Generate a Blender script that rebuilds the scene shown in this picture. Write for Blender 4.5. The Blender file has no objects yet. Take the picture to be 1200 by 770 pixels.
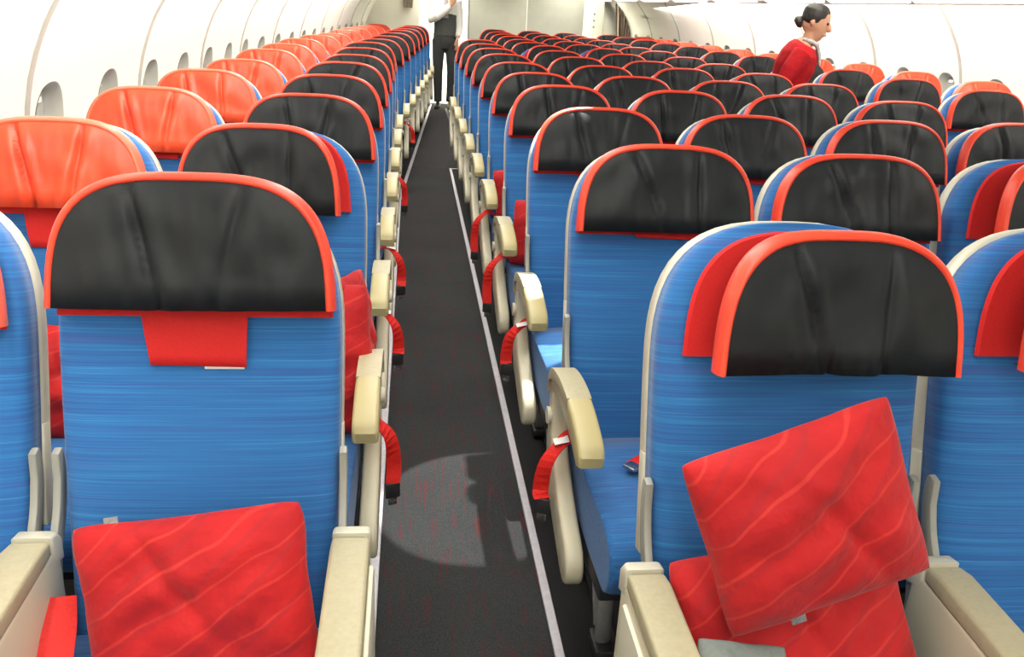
import bpy, bmesh, math, random
from mathutils import Vector, Matrix, noise
random.seed(7)
scene = bpy.context.scene
COL = scene.collection

# ------------------------------------------------------------------ camera
EYE = 1.4615
YAW, PIT, ROL = 0.121, 0.3451, 0.0505
F = Vector((math.sin(YAW)*math.cos(PIT), math.cos(YAW)*math.cos(PIT), -math.sin(PIT)))
R0 = Vector((math.cos(YAW), -math.sin(YAW), 0)); U0 = R0.cross(F)
R1 = R0*math.cos(ROL)+U0*math.sin(ROL); U1 = -R0*math.sin(ROL)+U0*math.cos(ROL)
cd = bpy.data.cameras.new('camera'); cam = bpy.data.objects.new('camera', cd); COL.objects.link(cam)
m = Matrix.Identity(4)
for i in range(3):
    m[i][0] = R1[i]; m[i][1] = U1[i]; m[i][2] = -F[i]
m.translation = (0, 0, EYE)
cam.matrix_world = m
cd.sensor_width = 36; cd.lens = 1045.85/1200*36; cd.clip_start = .03
scene.camera = cam

# ------------------------------------------------------------------ world, exposure
w = bpy.data.worlds.new('world'); scene.world = w; w.use_nodes = True
w.node_tree.nodes['Background'].inputs[0].default_value = (.9, .95, 1, 1)
w.node_tree.nodes['Background'].inputs[1].default_value = .3
vs = scene.view_settings
vs.view_transform = 'Standard'; vs.look = 'None'; vs.gamma = 1; vs.use_curve_mapping = False
vs.exposure = -0.75

# ------------------------------------------------------------------ cabin lights
XC = 1.35                                   # cabin centre line
def area(name, loc, sx, sy, power, rot=(0, 0, 0), col=(1, .96, .86), spread=180):
    l = bpy.data.lights.new(name, 'AREA'); l.shape = 'RECTANGLE'; l.size = sx; l.size_y = sy
    l.energy = power; l.color = col; l.spread = math.radians(spread)
    o = bpy.data.objects.new(name, l); o.location = loc; o.rotation_euler = rot; COL.objects.link(o)
    return o
for s in (-1, 1):
    # ceiling wash above each aisle
    area('aisle_light', (XC+s*1.19, 6.5, 2.12), .55, 16.5, 330)
    # sidewall wash lamps under the bins, aimed at the wall
    area('wall_light', (XC+s*1.98, 6.5, 1.575), .10, 16.0, 235, (0, s*math.radians(-48), 0))
area('galley_light', (1.35, 15.5, 2.08), 3.4, .9, 330)
area('entry_light', (1.35, -1.0, 2.12), 2.6, 1.2, 70)
def spot(loc, tgt, e, ang):  # added spots without fixtures, aimed to throw bright patches
    l = bpy.data.lights.new('patch_spot', 'SPOT'); l.energy = e; l.spot_size = math.radians(ang); l.spot_blend = .06
    l.shadow_soft_size = .012; l.color = (1, .97, .9)
    o = bpy.data.objects.new('patch_spot', l); o.location = loc
    o.rotation_euler = (Vector(tgt)-Vector(loc)).to_track_quat('-Z', 'Y').to_euler(); COL.objects.link(o)
spot((.62, 3.34, 2.10), (.22, 2.44, 0), 900, 15)  # placed for the lit carpet patch with the headrest shadow in it
spot((.72, 2.30, 1.73), (.54, 2.58, .45), 90, 14)  # added to brighten the seat cushion and armrest

# ------------------------------------------------------------------ materials
def newmat(name):
    ma = bpy.data.materials.new(name); ma.use_nodes = True
    nt = ma.node_tree; return ma, nt, nt.nodes['Principled BSDF']
def node(nt, t, **kw):
    n = nt.nodes.new(t)
    for k, v in kw.items(): setattr(n, k, v)
    return n
def coords(nt, scale):
    tc = node(nt, 'ShaderNodeTexCoord'); mp = node(nt, 'ShaderNodeMapping'); mp.inputs['Scale'].default_value = scale
    nt.links.new(tc.outputs['Object'], mp.inputs['Vector']); return mp.outputs['Vector']
def noise_n(nt, vec, scale=1, detail=2, rough=.5):
    n = node(nt, 'ShaderNodeTexNoise'); n.inputs['Scale'].default_value = scale
    n.inputs['Detail'].default_value = detail; n.inputs['Roughness'].default_value = rough
    nt.links.new(vec, n.inputs['Vector']); return n.outputs['Fac']
def ramp(nt, fac, stops):
    r = node(nt, 'ShaderNodeValToRGB'); e = r.color_ramp.elements
    while len(e) < len(stops): e.new(.5)
    for i, (p, c) in enumerate(stops):
        e[i].position = p; e[i].color = (*c, 1)
    nt.links.new(fac, r.inputs['Fac']); return r.outputs['Color']
def mixc(nt, fac, a, b, mode='MIX'):
    n = node(nt, 'ShaderNodeMix', data_type='RGBA', blend_type=mode)
    if isinstance(fac, (int, float)): n.inputs[0].default_value = fac
    else: nt.links.new(fac, n.inputs[0])
    for sk, v in ((6, a), (7, b)):
        if isinstance(v, tuple): n.inputs[sk].default_value = (*v, 1)
        else: nt.links.new(v, n.inputs[sk])
    return n.outputs[2]
def bump(nt, bs, h, strength=.3, dist=.002):
    b = node(nt, 'ShaderNodeBump'); b.inputs['Strength'].default_value = strength; b.inputs['Distance'].default_value = dist
    nt.links.new(h, b.inputs['Height']); nt.links.new(b.outputs['Normal'], bs.inputs['Normal'])
def plain(name, col, rough=.5, spec=.5, metal=0, grain=.06, gs=40):
    ma, nt, bs = newmat(name)
    f = noise_n(nt, coords(nt, (1, 1, 1)), gs, 3)
    c = ramp(nt, f, [(.3, tuple(x*(1-grain) for x in col)), (.7, tuple(min(1, x*(1+grain)) for x in col))])
    nt.links.new(c, bs.inputs['Base Color'])
    bs.inputs['Roughness'].default_value = rough; bs.inputs['Metallic'].default_value = metal
    bs.inputs['Specular IOR Level'].default_value = spec
    return ma
M = {}
def mk_fabric(name='blue_striped_fabric', sc=(2.0, 2.0, 330)):
    ma, nt, bs = newmat(name)
    v = coords(nt, sc)
    f = noise_n(nt, v, 1, 3, .7)
    c = ramp(nt, f, [(.30, (.042, .085, .29)), (.42, (.022, .115, .35)), (.55, (.024, .148, .41)), (.66, (.032, .19, .47)), (.74, (.070, .29, .58))])
    v2 = coords(nt, (sc[0]*.75, max(1.5, sc[1]*.21), max(1.5, sc[2]*.21))); f2 = noise_n(nt, v2, 1, 2)
    c2 = ramp(nt, f2, [(.60, (0, 0, 0)), (.68, (1, 1, 1))])
    c = mixc(nt, mixc(nt, .55, c2, (0., 0., 0.)), c, (.055, .075, .30))
    nt.links.new(c, bs.inputs['Base Color']); bs.inputs['Roughness'].default_value = .8
    bs.inputs['Specular IOR Level'].default_value = .25
    bs.inputs['Sheen Weight'].default_value = .15
    bump(nt, bs, f, .25, .001); return ma
M['fabric'] = mk_fabric(); M['fabric2'] = mk_fabric('blue_striped_cushion_fabric', (2.0, 260, 260))
def mk_leather(name, a, b, rough=.42, spec=.5):
    ma, nt, bs = newmat(name)
    v = coords(nt, (1, 1, 1)); f = noise_n(nt, v, 9, 3)
    nt.links.new(ramp(nt, f, [(.3, a), (.7, b)]), bs.inputs['Base Color'])
    g = noise_n(nt, v, 420, 2); bump(nt, bs, g, .18, .001)
    bs.inputs['Roughness'].default_value = rough; bs.inputs['Specular IOR Level'].default_value = spec
    return ma
M['black'] = mk_leather('black_leather', (.0065, .0085, .0110), (.0105, .0135, .0165), .52, .30)
M['orange'] = mk_leather('orange_red_leather', (.70, .048, .015), (.82, .078, .024), .42)
M['trim'] = mk_leather('orange_red_trim', (.66, .042, .018), (.80, .065, .026), .4)
M['pink'] = mk_leather('pale_pink_trim', (.78, .11, .055), (.84, .17, .10), .4)
M['redcloth'] = plain('red_cloth', (.56, .015, .015), .75, .3, 0, .06, 200)
M['belt'] = plain('red_belt_webbing', (.62, .016, .012), .6, .3, 0, .12, 200)
M['cream'] = plain('cream_plastic', (.56, .52, .385), .38, .5, 0, .04, 6)
M['rim'] = plain('pale_shell_plastic', (.60, .58, .47), .38, .5, 0, .03, 6)
M['beige'] = plain('beige_padding', (.385, .35, .23), .5, .4, 0, .05, 120)
M['tip'] = plain('yellowish_armrest_plastic', (.42, .365, .185), .4, .5, 0, .03, 8)
M['grey'] = plain('grey_bracket_plastic', (.27, .275, .25), .45, .5, 0, .04, 8)
M['metal'] = plain('brushed_aluminium', (.46, .47, .48), .40, .5, .25, .08, 90)
M['strip'] = plain('floor_strip_metal', (.55, .53, .58), .45, .5, .25, .08, 60)
M['darkmetal'] = plain('dark_track_metal', (.05, .05, .055), .45, .5, .6, .1, 40)
M['steel'] = plain('buckle_steel', (.55, .55, .55), .25, .5, 1, .05, 30)
M['white'] = plain('white_paper', (.8, .8, .78), .7, .3, 0, .02, 30)
M['tag'] = plain('silver_tag', (.24, .25, .26), .45, .5, .3, .25, 300)
M['wall'] = plain('sidewall_lining', (.80, .775, .70), .5, .4, 0, .015, 4)
M['wallback'] = plain('seam_grey', (.26, .255, .23), .6, .3, 0, .03, 6)
M['seam'] = plain('seam_strip', (.40, .39, .35), .5, .4, 0, .03, 6)
M['shade'] = plain('window_shade', (.40, .40, .36), .5, .4, 0, .03, 10)
M['reveal'] = plain('window_reveal', (.50, .49, .44), .45, .4, 0, .03, 10)
M['ceil'] = plain('ceiling_lining', (.78, .77, .72), .6, .3, 0, .01, 4)
M['bin'] = plain('bin_plastic', (.74, .73, .66), .4, .5, 0, .015, 5)
M['part'] = plain('partition_laminate', (.62, .63, .55), .5, .4, 0, .03, 8)
M['galley'] = plain('galley_white', (.82, .82, .78), .5, .4, 0, .02, 5)
M['mono'] = plain('monument_beige', (.84, .82, .72), .5, .4, 0, .02, 5)
M['pouch'] = plain('pale_grey_cloth', (.20, .23, .22), .8, .2, 0, .08, 150)
def mk_carpet():
    ma, nt, bs = newmat('dark_aisle_carpet')
    v = coords(nt, (1, 1, 1)); f = noise_n(nt, v, 260, 3, .7)
    big = noise_n(nt, v, 2.5, 3)
    c = ramp(nt, f, [(.3, (.018, .021, .023)), (.7, (.062, .066, .068))])
    c = mixc(nt, big, c, mixc(nt, .5, c, (.012, .012, .014)))
    l = noise_n(nt, coords(nt, (130, 5, 1)), 1, 1)
    k = ramp(nt, l, [(.60, (0, 0, 0)), (.65, (1, 1, 1))])
    c = mixc(nt, mixc(nt, 1.0, k, f, 'MULTIPLY'), c, (.105, .014, .017))
    nt.links.new(c, bs.inputs['Base Color']); bs.inputs['Roughness'].default_value = .95
    bs.inputs['Specular IOR Level'].default_value = .15
    bump(nt, bs, f, .6, .004); return ma
M['carpet'] = mk_carpet()
M['sidecarpet'] = plain('black_floor_covering', (.013, .013, .014), .8, .2, 0, .4, 300)
def mk_pillow():
    ma, nt, bs = newmat('red_pillow_cloth')
    tc = node(nt, 'ShaderNodeTexCoord')
    def wave(rot, sc, dist, ds):
        mp = node(nt, 'ShaderNodeMapping'); mp.inputs['Rotation'].default_value = (0, rot, 0)
        nt.links.new(tc.outputs['Object'], mp.inputs['Vector'])
        wv = node(nt, 'ShaderNodeTexWave', bands_direction='Z'); wv.inputs['Scale'].default_value = sc
        wv.inputs['Distortion'].default_value = dist; wv.inputs['Detail'].default_value = 1
        wv.inputs['Detail Scale'].default_value = ds
        nt.links.new(mp.outputs[0], wv.inputs['Vector']); return wv.outputs['Fac']
    a = wave(math.radians(28), 6.5, 3.0, 1.3); b = wave(math.radians(38), 5.2, 4.0, 1.0)
    base = ramp(nt, noise_n(nt, tc.outputs['Object'], 9, 2), [(.3, (.36, .007, .011)), (.7, (.48, .011, .013))])
    c = mixc(nt, ramp(nt, a, [(.965, (0, 0, 0)), (.995, (.34, .34, .34))]), base, (.68, .060, .042))
    c = mixc(nt, ramp(nt, b, [(.93, (0, 0, 0)), (.985, (.34, .34, .34))]), c, (.27, .014, .022))
    nt.links.new(c, bs.inputs['Base Color']); bs.inputs['Roughness'].default_value = .7
    bs.inputs['Specular IOR Level'].default_value = .25; bs.inputs['Sheen Weight'].default_value = .1
    bump(nt, bs, noise_n(nt, tc.outputs['Object'], 22, 3, .5), .55, .010)
    return ma
M['pillow'] = mk_pillow()
M['lens'], _nt, _bs = newmat('lamp_lens')
_bs.inputs['Base Color'].default_value = (.9, .9, .85, 1); _bs.inputs['Emission Color'].default_value = (1, .97, .88, 1); _bs.inputs['Emission Strength'].default_value = 5
M['skin'] = plain('skin', (.56, .30, .19), .5, .4, 0, .05, 30)
M['hair'] = plain('dark_hair', (.018, .014, .012), .5, .5, 0, .3, 90)
M['jacket'] = plain('crimson_jacket', (.42, .008, .014), .8, .2, 0, .15, 60)
M['vest'] = plain('charcoal_waistcoat', (.07, .075, .072), .8, .2, 0, .2, 90)
M['trouser'] = plain('charcoal_trousers', (.055, .057, .057), .85, .2, 0, .2, 90)
M['shirt'] = plain('white_shirt', (.8, .8, .78), .75, .2, 0, .03, 30)
M['shoe'] = plain('black_shoe', (.035, .034, .03), .35, .5, 0, .2, 30)
M['scarf'] = plain('grey_scarf', (.42, .43, .45), .7, .3, 0, .4, 60)
M['tie'] = plain('patterned_tie', (.34, .34, .38), .6, .3, 0, .6, 45)
def mk_curtain():
    ma, nt, bs = newmat('curtain_cloth')
    f = noise_n(nt, coords(nt, (26, 3, 1)), 1, 2)
    nt.links.new(ramp(nt, f, [(.35, (.36, .28, .23)), (.6, (.60, .53, .44))]), bs.inputs['Base Color'])
    bs.inputs['Roughness'].default_value = .85; return ma
M['curtain'] = mk_curtain()

# ------------------------------------------------------------------ mesh helpers
def to_mesh(name, verts, faces, mat, smooth=True):
    me = bpy.data.meshes.new(name); me.from_pydata([tuple(v) for v in verts], [], faces)
    bm = bmesh.new(); bm.from_mesh(me); bmesh.ops.remove_doubles(bm, verts=bm.verts, dist=1e-6)
    bmesh.ops.dissolve_degenerate(bm, edges=bm.edges, dist=1e-6)
    bmesh.ops.recalc_face_normals(bm, faces=bm.faces); bm.to_mesh(me); bm.free()
    me.materials.append(M[mat])
    if smooth: me.shade_smooth()
    return me
def bm_mesh(name, bm, mat, smooth=True):
    bmesh.ops.recalc_face_normals(bm, faces=bm.faces)
    me = bpy.data.meshes.new(name); bm.to_mesh(me); bm.free(); me.materials.append(M[mat])
    if smooth:
        me.shade_smooth()
        try: me.set_sharp_from_angle(angle=math.radians(40))
        except Exception: pass
    return me
def add_prism(bm, poly, a0, a1, axis='x', bev=0., seg=2):
    """polygon extruded along an axis; poly holds the two other coordinates"""
    def P(a, p):
        return {'x': (a, p[0], p[1]), 'y': (p[0], a, p[1]), 'z': (p[0], p[1], a)}[axis]
    A = [bm.verts.new(P(a0, p)) for p in poly]; B = [bm.verts.new(P(a1, p)) for p in poly]
    n = len(poly); fs = [bm.faces.new(A), bm.faces.new(B[::-1])]
    for i in range(n): fs.append(bm.faces.new((A[i], B[i], B[(i+1) % n], A[(i+1) % n])))
    bmesh.ops.recalc_face_normals(bm, faces=fs)
    if bev:
        es = set(fs[0].edges) | set(fs[1].edges)
        bmesh.ops.bevel(bm, geom=list(es), offset=bev, segments=seg, profile=.5, affect='EDGES', clamp_overlap=True)
def prism(name, poly, a0, a1, mat, axis='x', bev=0., seg=2):
    bm = bmesh.new(); add_prism(bm, poly, a0, a1, axis, bev, seg); return bm_mesh(name, bm, mat)
def add_box(bm, lo, hi, bev=0., seg=2):
    r = bmesh.ops.create_cube(bm, size=1)
    for v in r['verts']:
        for i in range(3): v.co[i] = lo[i] if v.co[i] < 0 else hi[i]
    if bev:
        es = {e for v in r['verts'] for e in v.link_edges}
        bmesh.ops.bevel(bm, geom=list(es), offset=bev, segments=seg, profile=.5, affect='EDGES', clamp_overlap=True)
def box(name, lo, hi, mat, bev=0., seg=2):
    bm = bmesh.new(); add_box(bm, lo, hi, bev, seg); return bm_mesh(name, bm, mat)
def rings(vs, fs, rs, close=True, cap=True):
    """loft a list of rings (equal length point lists) into vs, fs"""
    b = len(vs); n = len(rs[0])
    for r in rs: vs.extend(r)
    for j in range(len(rs)-1):
        for i in range(n if close else n-1):
            k = (i+1) % n
            fs.append((b+j*n+i, b+j*n+k, b+(j+1)*n+k, b+(j+1)*n+i))
    if cap:
        fs.append(tuple(range(b, b+n))); fs.append(tuple(b+(len(rs)-1)*n+i for i in range(n))[::-1])
def tube(vs, fs, path, rad, n=12, up=(0, 1, 0)):
    """closed tube; rad = (across, along-up) per point"""
    path = [Vector(p) for p in path]; rs = []
    for i, p in enumerate(path):
        d = (path[min(i+1, len(path)-1)]-path[max(i-1, 0)]).normalized()
        u = Vector(up); u = (u-d*u.dot(d))
        u = u.normalized() if u.length > 1e-4 else Vector((1, 0, 0)); s = d.cross(u)
        r = rad[i] if isinstance(rad[i], tuple) else (rad[i], rad[i])
        rs.append([p+s*r[0]*math.cos(2*math.pi*k/n)+u*r[1]*math.sin(2*math.pi*k/n) for k in range(n)])
    rings(vs, fs, rs)
def ribbon(name, path, wdir, width, mat, th=.0025):
    """flat strap following a path"""
    path = [Vector(p) for p in path]; rs = []
    for i, p in enumerate(path):
        d = (path[min(i+1, len(path)-1)]-path[max(i-1, 0)]).normalized()
        wv = Vector(wdir[i] if isinstance(wdir, list) else wdir); wv = (wv-d*wv.dot(d)).normalized(); nn = d.cross(wv)
        h = width/2
        rs.append([p-wv*h-nn*th/2, p+wv*h-nn*th/2, p+wv*h+nn*th/2, p-wv*h+nn*th/2])
    vs, fs = [], []; rings(vs, fs, rs); return to_mesh(name, vs, fs, mat, False)
def smooth_path(pts, n=5):
    pts = [Vector(p) for p in pts]; out = []
    P = [pts[0]*2-pts[1]]+pts+[pts[-1]*2-pts[-2]]
    for i in range(1, len(P)-2):
        for k in range(n):
            t = k/n; a, b, c, d = P[i-1:i+3]
            out.append(.5*((2*b)+(c-a)*t+(2*a-5*b+4*c-d)*t*t+(3*b-a-3*c+d)*t**3))
    out.append(pts[-1]); return out
def put(name, me, parent=None, loc=(0, 0, 0), rot=(0, 0, 0), label=None):
    o = bpy.data.objects.new(name, me); COL.objects.link(o); o.parent = parent
    o.location = loc; o.rotation_euler = rot
    if label: o['label'] = label
    return o
def tag(o, label, cat, group=None):
    o['label'] = label; o['category'] = cat
    if group: o['group'] = group
    return o
def struct(name, me, loc=(0, 0, 0)):
    o = put(name, me, None, loc); o['kind'] = 'structure'; return o
def empty(name, loc=(0, 0, 0), rz=0):
    o = bpy.data.objects.new(name, None); COL.objects.link(o); o.location = loc; o.rotation_euler = (0, 0, rz); o.empty_display_size = .1
    return o

# ------------------------------------------------------------------ cabin shell
Y0, Y1 = -2.0, 16.6
def taper(y): return max(0, .062*(y-7.0))
WZ = [(0, 2.42), (.3, 2.48), (.6, 2.525), (.9, 2.54), (1.1, 2.525), (1.25, 2.485), (1.4, 2.415), (1.55, 2.30), (1.66, 2.20)]
def halfw(z):
    for (a, b), (c, d) in zip(WZ, WZ[1:]):
        if z <= c:
            t = (z-a)/(c-a); t = max(0, t); return b+(d-b)*t
    return WZ[-1][1]
def halfs(z):       # smoothed profile
    return sum(halfw(min(1.66, max(0, z+d))) for d in (-.08, -.04, 0, .04, .08))/5
def wx(s, y, z, out=0.): return XC+s*(halfs(z)-taper(y)+out)

STRIP_L = [(-.085, Y0), (-.085, 7.0), (.29, 14.05)]
floor = struct('floor', box('floor', (-1.6, Y0, -.06), (4.3, Y1, -.006), 'sidecarpet'))
def flat_poly(name, poly, z0, z1, mat, bev=0):
    bm = bmesh.new(); add_prism(bm, poly, z0, z1, 'z', bev, 1); return bm_mesh(name, bm, mat, False)
def fchild(name, me): return put(name, me, floor)
YS = 8.44
fchild('aisle_carpet', flat_poly('aisle_carpet', [(-.075, Y0), (.352, Y0), (.352, YS-.002), (-.02+.007, YS-.002), (-.075, 7.0)], -.006, .003, 'carpet'))
fchild('aisle_carpet', flat_poly('aisle_carpet', [(-.01, YS+.002), (.47, YS+.002), (.86, 9.6), (.90, 14.3), (.30, 14.3)], -.006, .003, 'carpet'))
fchild('aisle_carpet', flat_poly('aisle_carpet', [(2.35, Y0), (2.78, Y0), (2.78, 7.0), (2.33, 14.3), (2.35, 14.3)][:4]+[(2.35, 14.3)] if False else [(2.35, Y0), (2.78, Y0), (2.78, 7.0), (2.36, 14.3), (2.35, 14.3)], -.006, .003, 'carpet'))
fchild('floor_strip', flat_poly('floor_strip', [(.353, Y0), (.377, Y0), (.377, YS), (.353, YS)], -.006, .007, 'strip', .002))
fchild('floor_strip', flat_poly('floor_strip', [(.378, YS-.025), (.50, YS-.025), (.50, YS), (.378, YS)], -.006, .006, 'strip', .002))
fchild('floor_strip', flat_poly('floor_strip', [(-.105, Y0), (-.077, Y0), (-.077, 7.0), (.302, 14.1), (.270, 14.1), (-.105, 7.0)], -.006, .007, 'strip', .002))
fchild('floor_strip', flat_poly('floor_strip', [(2.783, Y0), (2.813, Y0), (2.813, 7.0), (2.40, 14.1), (2.37, 14.1), (2.783, 7.0)], -.006, .007, 'strip', .002))
fchild('floor_strip', flat_poly('floor_strip', [(2.32, Y0), (2.348, Y0), (2.348, 14.1), (2.32, 14.1)], -.006, .007, 'strip', .002))
fchild('galley_floor', flat_poly('galley_floor', [(-.9, 14.3), (3.6, 14.3), (3.6, Y1), (-.9, Y1)], -.006, .004, 'mono'))
for tx in (.50, .99, 1.70, 2.19, -.30, -.80, 3.0, 3.5):
    fchild('seat_track', box('seat_track', (tx-.014, .2, -.006), (tx+.014, 7.0 if (tx < 0 or tx > 2.5) else 13.6, .004), 'darkmetal'))

WCZ = 1.0           # window centre height
def window_cell(vs, fs, s, ya, yb, yw, z0, z1):
    """wall patch with an oval window opening"""
    N = 48; rs = []
    a, b = .120, .163
    for j in range(8):
        t = (j/7)**1.3; ring = []
        for k in range(N):
            th = 2*math.pi*k/N; c, sn = math.cos(th), math.sin(th)
            oy = yw+a*math.copysign(abs(c)**.8, c); oz = WCZ+b*math.copysign(abs(sn)**.8, sn)
            # the same direction on the rectangle
            dy, dz = (oy-yw), (oz-WCZ)
            ky = ((yb-yw) if dy > 0 else (yw-ya))/max(abs(dy), 1e-6); kz = ((z1-WCZ) if dz > 0 else (WCZ-z0))/max(abs(dz), 1e-6)
            kk = min(ky, kz)
            y = oy+(yw+dy*kk-oy)*t; z = oz+(WCZ+dz*kk-oz)*t
            ring.append((wx(s, y, z), y, z))
        rs.append(ring)
    rings(vs, fs, rs, True, False)
    # corner fill: fan from the four rectangle corners
    last = rs[-1]; base = len(vs)-N
    for cy, cz in ((ya, z0), (yb, z0), (ya, z1), (yb, z1)):
        vs.append((wx(s, cy, cz), cy, cz)); ci = len(vs)-1
        best = None
        for k in range(N):
            p, q = last[k], last[(k+1) % N]
            onp = (abs(p[1]-cy) < 1e-5, abs(p[2]-cz) < 1e-5); onq = (abs(q[1]-cy) < 1e-5, abs(q[2]-cz) < 1e-5)
            if (onp[0] and onq[1] and not onq[0]) or (onp[1] and onq[0] and not onp[0]):
                fs.append((base+k, base+(k+1) % N, ci))
def grid_patch(vs, fs, s, ya, yb, zs, out=0.):
    rs = []
    for z in zs: rs.append([(wx(s, ya+(yb-ya)*k/4, z, out), ya+(yb-ya)*k/4, z) for k in range(5)])
    rings(vs, fs, rs, False, False)
wn = 0
for s, nm, seam0 in ((-1, 'wall_left', 2.93), (1, 'wall_right', 6.185)):
    vs, fs = [], []
    rs = []
    for z in [i*.083 for i in range(21)]:
        rs.append([(wx(s, y, z, .03), y, z) for y in (Y0, 0, 2, 4, 6, 7, 8, 9, 10, 11, 12, 13, 14, 15, Y1)])
    rings(vs, fs, rs, False, False)
    # cut nothing: the backing lies behind the window recesses
    wall = struct(nm, to_mesh(nm, [(x+s*.07, y, z) for x, y, z in vs], fs, 'wallback'))
    k0 = math.ceil((Y0-seam0)/1.2)
    for k in range(k0-1, 20):
        ya = seam0+1.2*k+.013; yb = ya+1.2-.026
        if yb > 15.2 or ya < Y0-.7: continue
        vs, fs = [], []
        grid_patch(vs, fs, s, ya, yb, [0, .15, .3, .45, .6])
        ym = (ya+yb)/2
        w1, w2 = ya+.17, ya+.77
        window_cell(vs, fs, s, ya, w1+.30, w1, .6, 1.40)
        window_cell(vs, fs, s, w1+.30, yb, w2, .6, 1.40)
        grid_patch(vs, fs, s, ya, yb, [1.40, 1.46, 1.52, 1.58, 1.64])
        # panel edge returns give the lining its thickness
        for ye in (ya, yb):
            rs = [[(wx(s, ye, z, o), ye, z) for o in (0, .06)] for z in [i*.1 for i in range(17)]]
            rings(vs, fs, rs, False, False)
        put('wall_panel', to_mesh('wall_panel', vs, fs, 'wall'), wall)
        ys_ = ya-.013; vs, fs, rs = [], [], []
        for z in [i*.0545 for i in range(31)]:
            rs.append([(wx(s, ys_+d_, z, o_), ys_+d_, z) for d_, o_ in ((-.017, .003), (-.014, -.006), (.014, -.006), (.017, .003))])
        rings(vs, fs, rs, False, False); put('panel_seam', to_mesh('panel_seam', vs, fs, 'seam', False), wall)
        for yw in (w1, w2):
            if yw > 14.2: continue
            wn += 1
            win = struct('window_%d' % wn, None)
            N = 40; vs, fs = [], []; rs = []
            for a, b, o in ((.124, .167, -.004), (.118, .161, .000), (.104, .147, .026), (.096, .139, .045), (.092, .135, .047)):
                ring = []
                for q in range(N):
                    th = 2*math.pi*q/N; c, sn = math.cos(th), math.sin(th)
                    y = yw+a*math.copysign(abs(c)**.8, c); z = WCZ+b*math.copysign(abs(sn)**.8, sn)
                    ring.append((wx(s, y, z, o), y, z))
                rs.append(ring)
            rings(vs, fs, rs, True, False)
            put('window_frame', to_mesh('window_frame', vs, fs, 'reveal'), win)
            vs, fs = [], []; ring = []
            for q in range(N):
                th = 2*math.pi*q/N; c, sn = math.cos(th), math.sin(th)
                y = yw+.094*math.copysign(abs(c)**.8, c); z = WCZ+.137*math.copysign(abs(sn)**.8, sn)
                ring.append((y, z))
            rings(vs, fs, [[(wx(s, y, z, .046), y, z) for y, z in ring], [(wx(s, y, z, .050), y, z) for y, z in ring]])
            sh = put('window_shade', to_mesh('window_shade', vs, fs, 'shade', False), win)
            h = bmesh.new(); add_box(h, (-.006, -.03, -.009), (.006, .03, .009), .003)
            put('shade_handle', bm_mesh('shade_handle', h, 'white'), sh, (wx(s, yw, 1.105, .040), yw, 1.105))

def wall_block(name, lo, hi, mat='galley', bev=0): return struct(name, box(name, lo, hi, mat, bev))
ceil = struct('ceiling', box('ceiling', (-1.5, Y0, 2.16), (4.2, Y1, 2.24), 'ceil'))
wall_block('wall_front', (-1.5, Y0-.1, -.06), (4.2, Y0, 2.24), 'mono')
wall_block('wall_rear', (-1.5, Y1, -.06), (4.2, Y1+.1, 2.24), 'galley')
wl = struct('wall_partition', None)
for xa, xb in ((.85, 1.735), (1.741, 2.62)):
    put('partition_panel', box('partition_panel', (xa, 14.40, .01), (xb, 14.44, 2.15), 'part', .006), wl)
put('partition_edge', box('partition_edge', (.828, 14.392, .01), (.848, 14.448, 2.15), 'metal', .004), wl)
wall_block('wall_monument_left', (-1.2, 14.55, .005), (.10, 15.9, 2.15), 'mono', .012)
wall_block('wall_monument_right', (3.55, 14.75, .005), (4.1, 15.9, 2.15), 'mono', .012)
wall_block('wall_galley_side', (2.70, 15.2, .005), (3.10, 15.9, 2.15), 'galley', .01)
for q in range(3):
    bm = bmesh.new(); bmesh.ops.create_cone(bm, cap_ends=True, segments=12, radius1=.018, radius2=.016, depth=.01)
    bmesh.ops.rotate(bm, verts=bm.verts, matrix=Matrix.Rotation(math.pi/2, 3, 'X'))
    tag(put('latch_button', bm_mesh('latch_button', bm, 'grey'), None, (2.94, 15.195, 1.42-.10*q)),
        'small grey latch on the white galley cabinet beside the curtain', 'latch', 'latches on the galley cabinet')

# ------------------------------------------------------------------ overhead bins
def bin_mesh(side, ln):
    poly = [(2.20, 1.62), (1.76, 1.615), (1.68, 1.66), (1.63, 1.76), (1.66, 1.92), (1.76, 2.05), (1.95, 2.13), (2.20, 2.13)]
    return prism('bin_body', [(side*a, b) for a, b in poly], .004, ln-.004, 'bin', 'y', .006)
def psu_mesh(side, ln):
    return prism('service_panel', [(side*a, b) for a, b in ((2.12, 1.618), (1.80, 1.612), (1.81, 1.602), (2.11, 1.608))], .02, ln-.02, 'wall', 'y', .003)
def lens_mesh(side, ln):
    return prism('lamp_lens', [(side*a, b) for a, b in ((1.762, 1.613), (1.700, 1.648), (1.692, 1.640), (1.756, 1.604))], .03, ln-.03, 'lens', 'y', .003)
def latch_mesh(side):
    return box('latch', (min(side*1.655, side*1.685), .52, 1.665), (max(side*1.655, side*1.685), .66, 1.685), 'grey', .005)
LN = 1.2
for s, nm, wh in ((-1, 'aisle with the standing man', 'm'), (1, 'aisle with the woman in red', 'w')):
    b0, p0, l0, n0 = bin_mesh(s, LN), psu_mesh(s, LN), latch_mesh(s), lens_mesh(s, LN)
    for k in range(13):
        y = -1.55+LN*k; t = taper(y+.6)
        e = empty('overhead_bin', (XC-s*t, y, 0))
        put('bin_body', b0, e); put('service_panel', p0, e); put('latch', l0, e); put('lamp_lens', n0, e)
        tag(e, 'cream overhead bin above the window seats beside the '+nm, 'overhead bin', 'window side bins along the '+nm)
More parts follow.
